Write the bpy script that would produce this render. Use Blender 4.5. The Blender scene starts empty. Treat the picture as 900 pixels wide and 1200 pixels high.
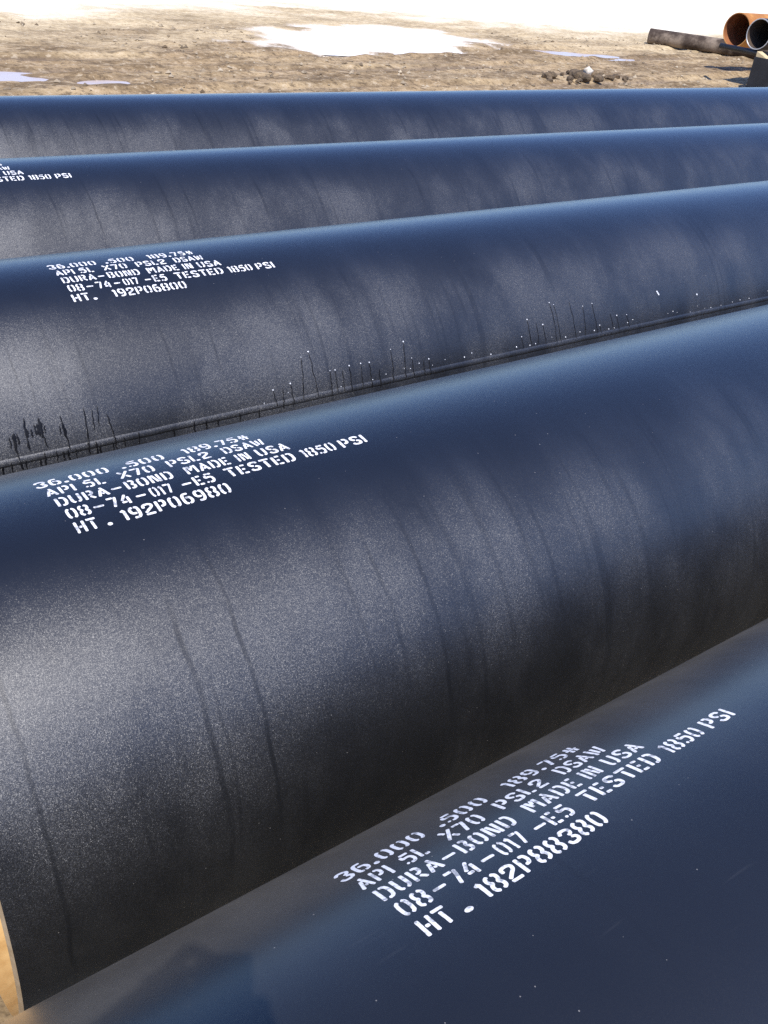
import bpy, bmesh, math, random
from mathutils import Vector, Matrix, noise

# ------------------------------------------------------------------ camera, sky, sun, exposure
scene = bpy.context.scene
col = scene.collection
random.seed(7)

CAM_Z = 1.874
cam_data = bpy.data.cameras.new('camera')
cam = bpy.data.objects.new('camera', cam_data)
col.objects.link(cam)
cam_data.sensor_fit = 'VERTICAL'
cam_data.sensor_height = 36.0
cam_data.sensor_width = 27.0
cam_data.lens = 36.0 * 1087.8 / 1200.0
cam_data.clip_start = 0.002
cam_data.clip_end = 6000.0
RIGHT = Vector((0.80898485, -0.57954141, 0.09836292))
UP = Vector((0.25025087, 0.49095683, 0.83446743))
BACK = Vector((-0.53190038, -0.6504561, 0.54220738))
cm = Matrix((RIGHT, UP, BACK)).transposed().to_4x4()
cm.translation = Vector((0.0, 0.0, CAM_Z))
cam.matrix_world = cm
scene.camera = cam

SUN_TRAVEL = Vector((0.26032113, 0.44781914, -0.85538934)).normalized()
to_sun = -SUN_TRAVEL
sun_elev = math.asin(to_sun.z)
sun_az = math.atan2(to_sun.x, to_sun.y)          # clockwise from +Y

world = bpy.data.worlds.new('World')
scene.world = world
world.use_nodes = True
wn = world.node_tree.nodes
wl = world.node_tree.links
wn.clear()
w_out = wn.new('ShaderNodeOutputWorld')
w_bg = wn.new('ShaderNodeBackground')
w_sky = wn.new('ShaderNodeTexSky')
w_sky.sky_type = 'NISHITA'
w_sky.sun_disc = False
w_sky.sun_elevation = sun_elev
w_sky.sun_rotation = sun_az
w_sky.altitude = 900.0
w_sky.air_density = 1.0
w_sky.dust_density = 0.8
w_sky.ozone_density = 6.0
w_bg.inputs['Strength'].default_value = 0.15
w_hue = wn.new('ShaderNodeHueSaturation')         # a deep, dry blue sky all round
w_hue.inputs['Hue'].default_value = 0.511
w_hue.inputs['Saturation'].default_value = 1.08
w_hue.inputs['Value'].default_value = 1.15
wl.new(w_sky.outputs[0], w_hue.inputs['Color'])
wl.new(w_hue.outputs[0], w_bg.inputs[0])
wl.new(w_bg.outputs[0], w_out.inputs[0])

sun_data = bpy.data.lights.new('sun', 'SUN')
sun_data.energy = 4.5
sun_data.angle = math.radians(0.53)
sun_data.color = (1.0, 0.955, 0.90)
sun = bpy.data.objects.new('sun', sun_data)
sun.rotation_euler = SUN_TRAVEL.to_track_quat('-Z', 'Y').to_euler()
sun.location = (0, 0, 30)
col.objects.link(sun)

scene.view_settings.view_transform = 'Standard'
scene.view_settings.look = 'None'
scene.view_settings.gamma = 1.0
scene.view_settings.use_curve_mapping = False
scene.view_settings.exposure = 0.38
scene.render.engine = 'CYCLES'
scene.cycles.use_denoising = False
scene.cycles.max_bounces = 6
scene.cycles.sample_clamp_indirect = 4.0

# ------------------------------------------------------------------ helpers
def tag(o, label=None, cat=None, group=None, kind=None):
    if label: o['label'] = label
    if cat: o['category'] = cat
    if group: o['group'] = group
    if kind: o['kind'] = kind
    return o

def empty(name, loc=(0, 0, 0), rot=(0, 0, 0)):
    o = bpy.data.objects.new(name, None)
    o.empty_display_size = 0.2
    o.location = loc
    o.rotation_euler = rot
    col.objects.link(o)
    return o

def mesh_obj(name, verts, faces, mat=None, parent=None, smooth=False, uvs=None):
    me = bpy.data.meshes.new(name)
    me.from_pydata(verts, [], faces)
    if uvs is not None:
        lay = me.uv_layers.new(name='UVMap')
        for li, l in enumerate(me.loops):
            lay.data[li].uv = uvs[l.vertex_index]
    if smooth:
        me.polygons.foreach_set('use_smooth', [True] * len(me.polygons))
    me.update()
    o = bpy.data.objects.new(name, me)
    if mat: me.materials.append(mat)
    col.objects.link(o)
    if parent: o.parent = parent
    return o

def bm_obj(name, bm, mat=None, parent=None, smooth=False):
    me = bpy.data.meshes.new(name)
    bmesh.ops.recalc_face_normals(bm, faces=bm.faces)
    bm.to_mesh(me); bm.free()
    if smooth:
        me.polygons.foreach_set('use_smooth', [True] * len(me.polygons))
    o = bpy.data.objects.new(name, me)
    if mat: me.materials.append(mat)
    col.objects.link(o)
    if parent: o.parent = parent
    return o

def bm_box(bm, c, s, bevel=0.0, rot=None):
    r = bmesh.ops.create_cube(bm, size=1.0)
    vs = r['verts']
    bmesh.ops.scale(bm, vec=s, verts=vs)
    if bevel > 0:
        es = list({e for v in vs for e in v.link_edges})
        rb = bmesh.ops.bevel(bm, geom=es, offset=bevel, segments=2, affect='EDGES', profile=0.5)
        vs = list({v for f in rb['faces'] for v in f.verts} | {v for v in vs if v.is_valid})
    if rot is not None:
        bmesh.ops.rotate(bm, cent=(0, 0, 0), matrix=rot, verts=vs)
    bmesh.ops.translate(bm, vec=c, verts=vs)
    return vs

class NT:
    """tiny node-tree helper"""
    def __init__(self, mat):
        mat.use_nodes = True
        self.t = mat.node_tree
        self.t.nodes.clear()
        self.out = self.t.nodes.new('ShaderNodeOutputMaterial')
    def n(self, typ, **kw):
        nd = self.t.nodes.new(typ)
        for k, v in kw.items():
            setattr(nd, k, v)
        return nd
    def link(self, a, b):
        self.t.links.new(a, b)
    def set(self, sock, v):
        if isinstance(v, bpy.types.NodeSocket): self.link(v, sock)
        else: sock.default_value = v
    def math(self, op, a, b=None, clamp=False):
        nd = self.n('ShaderNodeMath', operation=op, use_clamp=clamp)
        self.set(nd.inputs[0], a)
        if b is not None: self.set(nd.inputs[1], b)
        return nd.outputs[0]
    def vmath(self, op, a, b=None, scale=None):
        nd = self.n('ShaderNodeVectorMath', operation=op)
        self.set(nd.inputs[0], a)
        if b is not None: self.set(nd.inputs[1], b)
        if scale is not None: self.set(nd.inputs['Scale'], scale)
        return nd.outputs['Value'] if op == 'DISTANCE' else nd.outputs[0]
    def smooth(self, v, lo, hi, a=0.0, b=1.0):
        nd = self.n('ShaderNodeMapRange', interpolation_type='SMOOTHSTEP')
        self.set(nd.inputs[0], v)
        nd.inputs[1].default_value = lo; nd.inputs[2].default_value = hi
        nd.inputs[3].default_value = a; nd.inputs[4].default_value = b
        return nd.outputs[0]
    def lin(self, v, lo, hi, a=0.0, b=1.0):
        nd = self.n('ShaderNodeMapRange')
        self.set(nd.inputs[0], v)
        nd.inputs[1].default_value = lo; nd.inputs[2].default_value = hi
        nd.inputs[3].default_value = a; nd.inputs[4].default_value = b
        return nd.outputs[0]
    def noise(self, vec, scale, detail=3.0, rough=0.5, dims='3D'):
        nd = self.n('ShaderNodeTexNoise', noise_dimensions=dims)
        if dims == '1D': self.set(nd.inputs['W'], vec)
        else: self.set(nd.inputs['Vector'], vec)
        nd.inputs['Scale'].default_value = scale
        nd.inputs['Detail'].default_value = detail
        nd.inputs['Roughness'].default_value = rough
        return nd.outputs[0]
    def mapping(self, vec, scale=(1, 1, 1), loc=(0, 0, 0), rot=(0, 0, 0)):
        nd = self.n('ShaderNodeMapping')
        self.set(nd.inputs['Vector'], vec)
        nd.inputs['Location'].default_value = loc
        nd.inputs['Rotation'].default_value = rot
        nd.inputs['Scale'].default_value = scale
        return nd.outputs[0]
    def mixc(self, f, a, b, blend='MIX'):
        nd = self.n('ShaderNodeMix', data_type='RGBA', blend_type=blend)
        self.set(nd.inputs[0], f)
        self.set(nd.inputs[6], a if isinstance(a, bpy.types.NodeSocket) else (*a, 1.0))
        self.set(nd.inputs[7], b if isinstance(b, bpy.types.NodeSocket) else (*b, 1.0))
        return nd.outputs[2]
    def pbsdf(self, **kw):
        p = self.n('ShaderNodeBsdfPrincipled')
        for k, v in kw.items():
            k = k.replace('_', ' ')
            if isinstance(v, tuple) and len(v) == 3 and k == 'Base Color': v = (*v, 1.0)
            self.set(p.inputs[k], v)
        self.link(p.outputs[0], self.out.inputs[0])
        return p
    def bump(self, height, strength=0.5, dist=0.01):
        b = self.n('ShaderNodeBump')
        b.inputs['Strength'].default_value = strength
        b.inputs['Distance'].default_value = dist
        self.link(height, b.inputs['Height'])
        return b.outputs[0]

# ------------------------------------------------------------------ materials
def mat_coating(name, seed, streaks=(), v_lo=0.10, grime=1.0, sheen=0.014, sheen_rough=0.55):
    """black epoxy pipe coating; UV is in metres (along pipe, around pipe from the crown)"""
    m = bpy.data.materials.new(name)
    T = NT(m)
    uv = T.n('ShaderNodeUVMap', uv_map='UVMap').outputs[0]
    uvs = T.mapping(uv, loc=(seed * 3.17, seed * 1.31, seed * 0.77))
    sep = T.n('ShaderNodeSeparateXYZ'); T.link(uv, sep.inputs[0])
    u, v = sep.outputs[0], sep.outputs[1]
    # dust / chalking patches
    d1 = T.noise(T.mapping(uvs, scale=(3.4, 2.1, 1)), 1.0, 5.0, 0.6)
    d2 = T.noise(T.mapping(uvs, scale=(9.0, 5.0, 1)), 1.0, 4.0, 0.6)
    dust = T.math('ADD', T.smooth(d1, 0.36, 0.66), T.math('MULTIPLY', T.math('SUBTRACT', d2, 0.5), 0.7), clamp=True)
    # rain keeps the crown clean, the flanks stay chalky; the edge between them is ragged
    rim = T.math('ADD', v, T.math('MULTIPLY', T.math('SUBTRACT', T.noise(T.mapping(uvs, scale=(5.0, 1.2, 1), loc=(8, 2, 0)), 1.0, 4.0, 0.6), 0.5), 0.22))
    flank = T.smooth(rim, 0.07, 0.36)
    dust = T.math('MULTIPLY', T.math('ADD', T.math('MULTIPLY', dust, 0.58), 0.42), T.math('MULTIPLY', flank, grime))
    # washed run-marks that follow the circumference
    g = T.noise(T.mapping(uvs, scale=(34.0, 0.9, 1)), 1.0, 2.0, 0.55)
    gm = T.noise(T.mapping(uvs, scale=(3.0, 2.0, 1)), 1.0, 2.0, 0.5)
    wet = T.math('MULTIPLY', T.smooth(g, 0.55, 0.68), T.smooth(gm, 0.36, 0.60))
    wet = T.math('MULTIPLY', T.math('MULTIPLY', wet, T.smooth(v, v_lo, v_lo + 0.16)), 0.38)
    for i, (u0, v0, v1, w, st) in enumerate(streaks):
        wob = T.noise(T.math('ADD', v, seed * 5.3 + i * 7.7), 7.0, 3.0, 0.6, '1D')
        x = T.math('ABSOLUTE', T.math('SUBTRACT', T.math('ADD', u, T.math('MULTIPLY', T.math('SUBTRACT', wob, 0.5), 0.015)), u0))
        k = T.smooth(x, w * 0.15, w * 0.55, 1.0, 0.0)
        k = T.math('MULTIPLY', k, T.smooth(v, v0, v0 + 0.14))
        k = T.math('MULTIPLY', k, T.smooth(v, v1 - 0.18, v1, 1.0, 0.0))
        k = T.math('MULTIPLY', k, T.lin(wob, 0.3, 0.7, st * 0.30, st * 0.85))
        wet = T.math('MAXIMUM', wet, k)
    dry = T.math('SUBTRACT', 1.0, wet, clamp=True)
    # fine orange-peel facets: every grain of the coating catches the sun on its own
    va = T.n('ShaderNodeTexVoronoi', voronoi_dimensions='2D'); T.link(uvs, va.inputs['Vector']); va.inputs['Scale'].default_value = 1450.0
    vb = T.n('ShaderNodeTexVoronoi', voronoi_dimensions='2D'); T.link(uvs, vb.inputs['Vector']); vb.inputs['Scale'].default_value = 640.0
    ra = T.vmath('SUBTRACT', va.outputs['Color'], (0.5, 0.5, 0.5))
    rb = T.vmath('SUBTRACT', vb.outputs['Color'], (0.5, 0.5, 0.5))
    amp = T.math('MULTIPLY', T.lin(dust, 0.0, 1.0, 0.26, 0.78), T.lin(wet, 0.0, 1.0, 1.0, 0.55))
    pert = T.vmath('ADD', T.vmath('SCALE', ra, scale=amp), T.vmath('SCALE', rb, scale=T.math('MULTIPLY', amp, 0.35)))
    geo = T.n('ShaderNodeNewGeometry')
    nrm = T.vmath('NORMALIZE', T.vmath('ADD', geo.outputs['Normal'], pert))
    # small pale specks of grit and scuffs
    vs = T.n('ShaderNodeTexVoronoi', voronoi_dimensions='2D'); T.link(uvs, vs.inputs['Vector']); vs.inputs['Scale'].default_value = 52.0
    ss = T.n('ShaderNodeSeparateXYZ'); T.link(vs.outputs['Color'], ss.inputs[0])
    speck = T.math('MULTIPLY', T.math('LESS_THAN', vs.outputs['Distance'], T.math('MULTIPLY', ss.outputs[1], 0.05)), T.math('GREATER_THAN', ss.outputs[0], 0.94))
    sc = T.noise(T.mapping(uvs, scale=(7.0, 90.0, 1), rot=(0, 0, 0.5)), 1.0, 2.0, 0.5)
    scm = T.noise(T.mapping(uvs, scale=(4.0, 6.0, 1), loc=(5, 9, 0)), 1.0, 2.0, 0.5)
    scuff = T.math('MULTIPLY', T.math('MULTIPLY', T.smooth(sc, 0.66, 0.76), T.smooth(scm, 0.50, 0.62)), T.smooth(v, -0.02, 0.10, 1.0, 0.0))
    basec = T.mixc(T.math('MULTIPLY', T.math('MULTIPLY', dust, dry), 0.014), (0.0050, 0.0055, 0.0065), (0.26, 0.23, 0.20))
    basec = T.mixc(T.math('MULTIPLY', scuff, 0.014), basec, (0.55, 0.55, 0.55))
    basec = T.mixc(T.math('MULTIPLY', speck, 0.30), basec, (0.55, 0.52, 0.48))
    spec = T.math('MULTIPLY', T.lin(dust, 0.0, 1.0, 0.15, 1.0), T.lin(dry, 0.0, 1.0, 0.30, 1.0))
    rough = T.math('ADD', T.lin(dust, 0.0, 1.0, 0.38, 0.50), T.math('MULTIPLY', wet, -0.04))
    T.pbsdf(Base_Color=basec, Roughness=rough, Specular_IOR_Level=spec, Normal=nrm,
            Coat_Weight=T.lin(wet, 0.0, 1.0, 1.0, 0.80), Coat_Roughness=T.lin(dust, 0.0, 1.0, 0.30, 0.46), Coat_IOR=1.62, Coat_Normal=geo.outputs['Normal'],
            Sheen_Weight=T.lin(d2, 0.3, 0.7, sheen * 0.7, sheen * 1.3), Sheen_Roughness=sheen_rough, Sheen_Tint=(0.80, 0.76, 0.72, 1.0))
    return m

def mat_simple(name, c1, c2, scale=8.0, rough=0.6, bump=0.0, bdist=0.01, metallic=0.0, coords='Object', detail=5.0, lo=0.35, hi=0.65, stretch=(1, 1, 1), spec=0.5):
    m = bpy.data.materials.new(name)
    T = NT(m)
    tc = T.n('ShaderNodeTexCoord').outputs[coords]
    vec = T.mapping(tc, scale=stretch)
    a = T.noise(vec, scale, detail, 0.6)
    f = T.smooth(a, lo, hi)
    c = T.mixc(f, c1, c2)
    kw = dict(Base_Color=c, Roughness=T.lin(a, 0.3, 0.7, rough - 0.08, rough + 0.08), Metallic=metallic, Specular_IOR_Level=spec)
    if bump > 0:
        kw['Normal'] = T.bump(T.noise(vec, scale * 3.0, 6.0, 0.65), bump, bdist)
    T.pbsdf(**kw)
    return m

M_paint = mat_simple('stencil_paint', (0.30, 0.31, 0.33), (0.78, 0.78, 0.79), 110.0, 0.55, lo=0.34, hi=0.50)
M_bore = mat_simple('rusty_bore', (0.44, 0.25, 0.085), (0.58, 0.37, 0.15), 14.0, 0.75, 0.3, 0.002, spec=0.25)
M_bevel = mat_simple('bevel_steel', (0.30, 0.22, 0.13), (0.40, 0.31, 0.20), 40.0, 0.55, metallic=0.15)
M_timber = mat_simple('timber', (0.24, 0.16, 0.09), (0.38, 0.27, 0.16), 5.0, 0.8, 0.4, 0.004, stretch=(6, 0.6, 6))
M_wet = mat_simple('wet_run', (0.004, 0.004, 0.005), (0.008, 0.008, 0.009), 30.0, 0.34, spec=0.28)
M_orange = mat_simple('orange_rust', (0.36, 0.145, 0.04), (0.56, 0.28, 0.085), 3.0, 0.7, 0.25, 0.004, spec=0.3)
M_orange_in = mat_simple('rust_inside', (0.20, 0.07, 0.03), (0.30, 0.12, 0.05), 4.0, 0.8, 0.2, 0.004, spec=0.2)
M_black = mat_simple('black_steel', (0.010, 0.010, 0.012), (0.022, 0.022, 0.024), 4.0, 0.5)
M_black_in = mat_simple('dark_bore', (0.05, 0.04, 0.035), (0.10, 0.07, 0.05), 4.0, 0.8, spec=0.2)
M_rim = mat_simple('bright_rim', (0.42, 0.43, 0.44), (0.55, 0.55, 0.55), 12.0, 0.4, metallic=0.4)
M_oldpipe = mat_simple('weathered_pipe', (0.045, 0.030, 0.022), (0.24, 0.19, 0.145), 2.4, 0.8, 0.5, 0.02, lo=0.46, hi=0.70, spec=0.3)
M_wood = mat_simple('pale_wood', (0.50, 0.38, 0.20), (0.62, 0.50, 0.30), 6.0, 0.75)
M_clod = mat_simple('dark_clod', (0.060, 0.042, 0.024), (0.17, 0.12, 0.07), 7.0, 0.9, 0.7, 0.03)
M_stone = mat_simple('pale_stone', (0.50, 0.44, 0.35), (0.64, 0.58, 0.49), 9.0, 0.8, 0.4, 0.01)

# ------------------------------------------------------------------ ground
def smooth01(x, a, b):
    t = min(1.0, max(0.0, (x - a) / (b - a)))
    return t * t * (3 - 2 * t)

PUDDLES = [  # centre, half axes, rotation, kind
    ((10.35, 14.45), (2.45, 1.25), 0.30, 'ice'),  # open water, its sky reflection painted as white
    ((2.6, 11.05), (0.95, 0.36), 0.0, 'water'),
    ((4.15, 10.75), (0.32, 0.16), 0.1, 'water'),
    ((13.7, 13.35), (1.25, 0.40), -0.35, 'water'),
]
def puddle_field(x, y, only=None):
    best = 9.0
    for (cx, cy), (ax, ay), r, k in PUDDLES:
        if only and k != only: continue
        dx, dy = x - cx, y - cy
        c, s = math.cos(r), math.sin(r)
        px, py = (dx * c + dy * s) / ax, (-dx * s + dy * c) / ay
        q = math.sqrt(px * px + py * py) + 0.42 * noise.noise((x * 0.7, y * 0.9, 3.1)) + 0.25 * noise.noise((x * 2.3, y * 2.3, 7.7))
        if q < best: best = q
    return best
def ground_z(x, y):
    d = math.hypot(x - 12, y - 13)
    near = 1.0 - smooth01(d, 18, 45)
    z = 0.0
    if y > 6.0 or x < -2 or x > 14:
        k = near * smooth01(y, 5.6, 8.0)
        if k > 0:
            z += k * 0.030 * noise.noise((x * 0.35, y * 0.55, 0.0))
            # wheel ruts running across the yard
            w = y + 0.22 * x * 0.35 + 0.5 * noise.noise((x * 0.16, y * 0.1, 5.0))
            z += k * 0.018 * noise.noise((x * 0.25, w * 3.4, 9.0))
            z += k * (0.026 * noise.fractal((x * 1.9, y * 1.9, 1.0), 0.7, 2.1, 5) + 0.035 * max(0.0, noise.noise((x * 3.6, y * 3.6, 4.0)) - 0.12) * smooth01(noise.noise((x * 0.3, y * 0.5, 8.0)), -0.1, 0.35))
            for off in (0.0, 1.55, 2.6):
                dl = abs(y - (9.35 + off + 0.11 * x + 0.25 * math.sin(x * 0.35 + off)))
                z -= k * 0.035 * math.exp(-(dl / 0.13) ** 2) - k * 0.020 * math.exp(-((dl - 0.25) / 0.09) ** 2)
            q = puddle_field(x, y)
            z = z * (0.35 + 0.65 * smooth01(q, 0.6, 1.35)) - 0.045 * (1.0 - smooth01(q, 0.7, 1.30))
    return z

def axis_samples(lo, a, b, hi, fine):
    xs = []
    x = a
    while x < b:
        xs.append(x); x += fine
    step, x2 = fine, b
    while x2 < hi:
        xs.append(x2); step *= 1.22; x2 += step
    xs.append(hi)
    step, x1, lows = fine, a, []
    while True:
        step *= 1.22; x1 -= step
        if x1 <= lo: break
        lows.append(x1)
    return [lo] + lows[::-1] + xs

gx = axis_samples(-3000, 0.0, 30.0, 3000, 0.10)
gy = axis_samples(-3000, 8.6, 24.0, 3000, 0.085)
gv = [(x, y, ground_z(x, y)) for y in gy for x in gx]
nx = len(gx)
gf = [(j * nx + i, j * nx + i + 1, (j + 1) * nx + i + 1, (j + 1) * nx + i) for j in range(len(gy) - 1) for i in range(nx - 1)]

def mat_ground():
    m = bpy.data.materials.new('yard_ground')
    T = NT(m)
    geo = T.n('ShaderNodeNewGeometry')
    P = geo.outputs['Position']
    sep = T.n('ShaderNodeSeparateXYZ'); T.link(P, sep.inputs[0])
    X, Y, Z = sep.outputs
    n1 = T.noise(T.mapping(P, scale=(0.45, 0.9, 0)), 1.0, 6.0, 0.62)
    n2 = T.noise(T.mapping(P, scale=(1.1, 1.9, 0), loc=(3, 1, 0), rot=(0, 0, 0.25)), 1.0, 8.0, 0.72)
    n3 = T.noise(T.mapping(P, scale=(8, 8, 0)), 1.0, 4.0, 0.8)
    base = T.mixc(T.smooth(n2, 0.38, 0.62), (0.150, 0.100, 0.050), (0.36, 0.255, 0.138))
    base = T.mixc(T.smooth(n1, 0.44, 0.70), base, (0.46, 0.34, 0.19))
    base = T.mixc(T.math('MULTIPLY', T.smooth(n3, 0.50, 0.62), 0.75), base, (0.095, 0.064, 0.034))
    base = T.mixc(T.math('MULTIPLY', T.smooth(n3, 0.36, 0.46, 1.0, 0.0), 0.55), base, (0.56, 0.46, 0.32))
    # greyer, wetter soil around the low spots
    low = T.smooth(T.math('ADD', Z, T.math('MULTIPLY', n2, 0.03)), -0.035, 0.01, 1.0, 0.0)
    base = T.mixc(T.math('MULTIPLY', low, 0.5), base, (0.17, 0.13, 0.10))
    # pale dried crust farther out across the yard
    e = T.math('ADD', Y, T.math('MULTIPLY', T.math('SUBTRACT', n1, 0.5), 7.0))
    e = T.math('ADD', e, T.math('MULTIPLY', T.math('SUBTRACT', n2, 0.5), 2.6))
    bay = T.math('DIVIDE', T.math('SUBTRACT', X, 11.0), 4.0)
    bay = T.math('POWER', 2.718, T.math('MULTIPLY', T.math('MULTIPLY', bay, bay), -1.0))
    e = T.math('SUBTRACT', e, T.math('MULTIPLY', bay, 2.2))
    pale = T.smooth(e, 15.0, 18.2)
    grey = T.math('MULTIPLY', T.smooth(T.noise(T.mapping(P, scale=(0.10, 0.36, 0), loc=(2.3, 0.2, 0)), 1.0, 3.0, 0.5), 0.60, 0.68), 0.55)
    palec = T.mixc(grey, (0.84, 0.77, 0.62), (0.42, 0.36, 0.29))
    mid = T.smooth(e, 11.8, 16.2)
    base = T.mixc(T.math('MULTIPLY', mid, 0.8), base, T.mixc(T.smooth(n3, 0.4, 0.6), (0.68, 0.555, 0.35), (0.50, 0.39, 0.235)))
    base = T.mixc(pale, base, palec)
    sl = T.n('ShaderNodeAttribute', attribute_name='glare_fringe').outputs['Fac']  # fringe mask blending the painted puddle glare into the soil
    sl = T.smooth(T.math('ADD', sl, T.math('MULTIPLY', T.math('SUBTRACT', n3, 0.5), 1.6)), 0.35, 0.85)
    base = T.mixc(T.math('MULTIPLY', sl, 0.9), base, (0.72, 0.64, 0.53))
    h = T.math('ADD', T.math('MULTIPLY', n2, 0.6), T.math('MULTIPLY', n3, 0.5))
    T.pbsdf(Base_Color=base, Roughness=T.lin(n2, 0.3, 0.7, 0.95, 0.7), Specular_IOR_Level=0.25, Normal=T.bump(h, 0.8, 0.06))
    return m
ground = tag(mesh_obj('ground', gv, gf, mat_ground(), smooth=True), kind='structure')
glare_fringe = ground.data.attributes.new('glare_fringe', 'FLOAT', 'POINT')          # painted white fringe: puddle's sky reflection faded into the ground colour
glare_fringe.data.foreach_set('value', [1.0 - smooth01(puddle_field(p[0], p[1], 'ice'), 0.95, 1.45) if (0 < p[0] < 18 and 9 < p[1] < 18) else 0.0 for p in gv])

def mat_sky_glare():
    m = bpy.data.materials.new('painted_sky_glare'); T = NT(m)  # opaque white colour paints the bright sky mirrored in a water puddle
    P = T.n('ShaderNodeNewGeometry').outputs['Position']
    a = T.noise(P, 2.5, 5.0, 0.6)
    T.pbsdf(Base_Color=T.mixc(T.smooth(a, 0.3, 0.7), (0.80, 0.77, 0.73), (0.90, 0.87, 0.83)), Roughness=0.5, Specular_IOR_Level=0.2)
    return m
def mat_water():
    m = bpy.data.materials.new('puddle_water'); T = NT(m)
    P = T.n('ShaderNodeNewGeometry').outputs['Position']
    a = T.noise(P, 9.0, 3.0, 0.5)
    T.pbsdf(Base_Color=(0.50, 0.43, 0.41), Roughness=0.25, Specular_IOR_Level=0.5, IOR=1.33, Normal=T.bump(a, 0.04, 0.01))  # pale pinkish base colour stands in for horizon sky reflected in the water
    return m
M_sky_glare, M_water = mat_sky_glare(), mat_water()
for (cx, cy), (ax, ay), r, k in PUDDLES:
    bm = bmesh.new()
    ring = []
    N = 96
    c, s = math.cos(r), math.sin(r)
    for i in range(N):
        t = 2 * math.pi * i / N
        q = 1.28
        px, py = math.cos(t) * q * ax, math.sin(t) * q * ay
        ring.append(bm.verts.new((cx + px * c - py * s, cy + px * s + py * c, -0.018 if k == 'ice' else -0.030)))
    bm.faces.new(ring)
    o = bm_obj('puddle', bm, M_sky_glare if k == 'ice' else M_water)
    tag(o, kind='structure')

# ------------------------------------------------------------------ the five large coated pipes
R_OUT = 0.4577
WALL = 0.0135
AX_Z = CAM_Z - 1.317
SEG = 288
PIPES = {   # letter: (distance Y of the axis, left end X)
    'A': (0.250, -0.060), 'B': (1.292, 0.112), 'C': (2.397, 0.385), 'D': (3.436, 0.250), 'E': (4.526, 0.300)}
LEN = 12.2

def on_pipe(y0, u, s, lift=0.0):
    """point at metre u along the pipe and s metres round from the crown towards the camera"""
    a = s / R_OUT
    r = R_OUT + lift
    return (u, y0 - math.sin(a) * r, AX_Z + math.cos(a) * r)

def make_pipe(key, label, streaks, seed, v_lo=0.10, grime=1.0, sheen=0.014):
    y0, x0 = PIPES[key]
    x1 = x0 + LEN
    root = empty('steel_pipe', ((x0 + x1) / 2, y0, AX_Z - R_OUT))
    tag(root, label, 'pipe', 'large black coated pipes lying side by side')
    inv = Vector(root.location)
    L = lambda p: tuple(Vector(p) - inv)
    xs = [x0 + 0.004, x0 + 0.25, x0 + 0.6, x0 + 1.2, x0 + 2.4, x0 + 4.8, x0 + 8.0, x1 - 0.004]
    V, UV, F = [], [], []
    for x in xs:
        for i in range(SEG + 1):
            s = (-math.pi + 2 * math.pi * i / SEG) * R_OUT
            V.append(L(on_pipe(y0, x, s))); UV.append((x, s))
    W = SEG + 1
    for j in range(len(xs) - 1):
        for i in range(SEG):
            F.append((j * W + i, j * W + i + 1, (j + 1) * W + i + 1, (j + 1) * W + i))
    coat = mesh_obj('coating', V, F, mat_coating('coating_' + key, seed, streaks, v_lo, grime, sheen, 0.60 if key == 'A' else 0.5), root, True, UV)
    bm = bmesh.new(); bm.from_mesh(coat.data)
    bmesh.ops.recalc_face_normals(bm, faces=bm.faces)
    # outward
    f = bm.faces[0] if not hasattr(bm.faces, 'ensure_lookup_table') else (bm.faces.ensure_lookup_table() or bm.faces[0])
    c = f.calc_center_median() + inv
    if f.normal.dot(Vector((0, c.y - y0, c.z - AX_Z))) < 0:
        bmesh.ops.reverse_faces(bm, faces=bm.faces)
    bm.to_mesh(coat.data); bm.free()
    # inner wall
    V, F = [], []
    ri = R_OUT - WALL
    n = 144
    for x in (x0 - 0.0, x0 + 0.3, x0 + 1.0, x0 + 3.0, x1):
        for i in range(n):
            a = 2 * math.pi * i / n
            V.append(L((x, y0 + math.sin(a) * ri, AX_Z + math.cos(a) * ri)))
    for j in range(4):
        for i in range(n):
            k = (i + 1) % n
            F.append((j * n + i, j * n + k, (j + 1) * n + k, (j + 1) * n + i))
    mesh_obj('bore', V, F, M_bore, root, True)
    # bevelled weld ends: small flat land inside, bevel out to the coating
    for xe, sgn in ((x0, 1), (x1, -1)):
        V, F = [], []
        prof = [(xe, ri), (xe, ri + 0.002), (xe + sgn * 0.0045, R_OUT - 0.0008), (xe + sgn * 0.0065, R_OUT - 0.0008)]
        for x, r in prof:
            for i in range(n):
                a = 2 * math.pi * i / n
                V.append(L((x, y0 + math.sin(a) * r, AX_Z + math.cos(a) * r)))
        for j in range(3):
            for i in range(n):
                k = (i + 1) % n
                F.append((j * n + i, j * n + k, (j + 1) * n + k, (j + 1) * n + i))
        mesh_obj('bevelled_end', V, F, M_bevel, root)
    return root

pipeA = make_pipe('A', 'nearest black coated pipe, white stencilled 182P88380, with the photographer\'s shadow on it',
                  [(0.62, -0.22, 0.1, 0.010, 0.35)], 1.0, 0.25, 0.25, 0.050)
pipeB = make_pipe('B', 'second black coated pipe from the camera, stencilled 192P06980, rusty bore at its left end',
                  [(0.193, 0.16, 0.95, 0.010, 0.95), (0.455, 0.18, 0.80, 0.013, 0.95), (0.476, 0.30, 0.72, 0.009, 0.7),
                   (0.545, 0.12, 0.74, 0.011, 1.0), (0.405, 0.28, 0.60, 0.010, 0.5), (0.822, 0.18, 0.58, 0.012, 0.75),
                   (0.907, 0.15, 0.70, 0.012, 0.8), (1.20, 0.22, 0.60, 0.014, 0.6), (1.29, 0.24, 0.62, 0.016, 0.5),
                   (1.46, 0.22, 0.62, 0.018, 0.5), (0.33, 0.35, 0.75, 0.010, 0.4)], 2.0)
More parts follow.
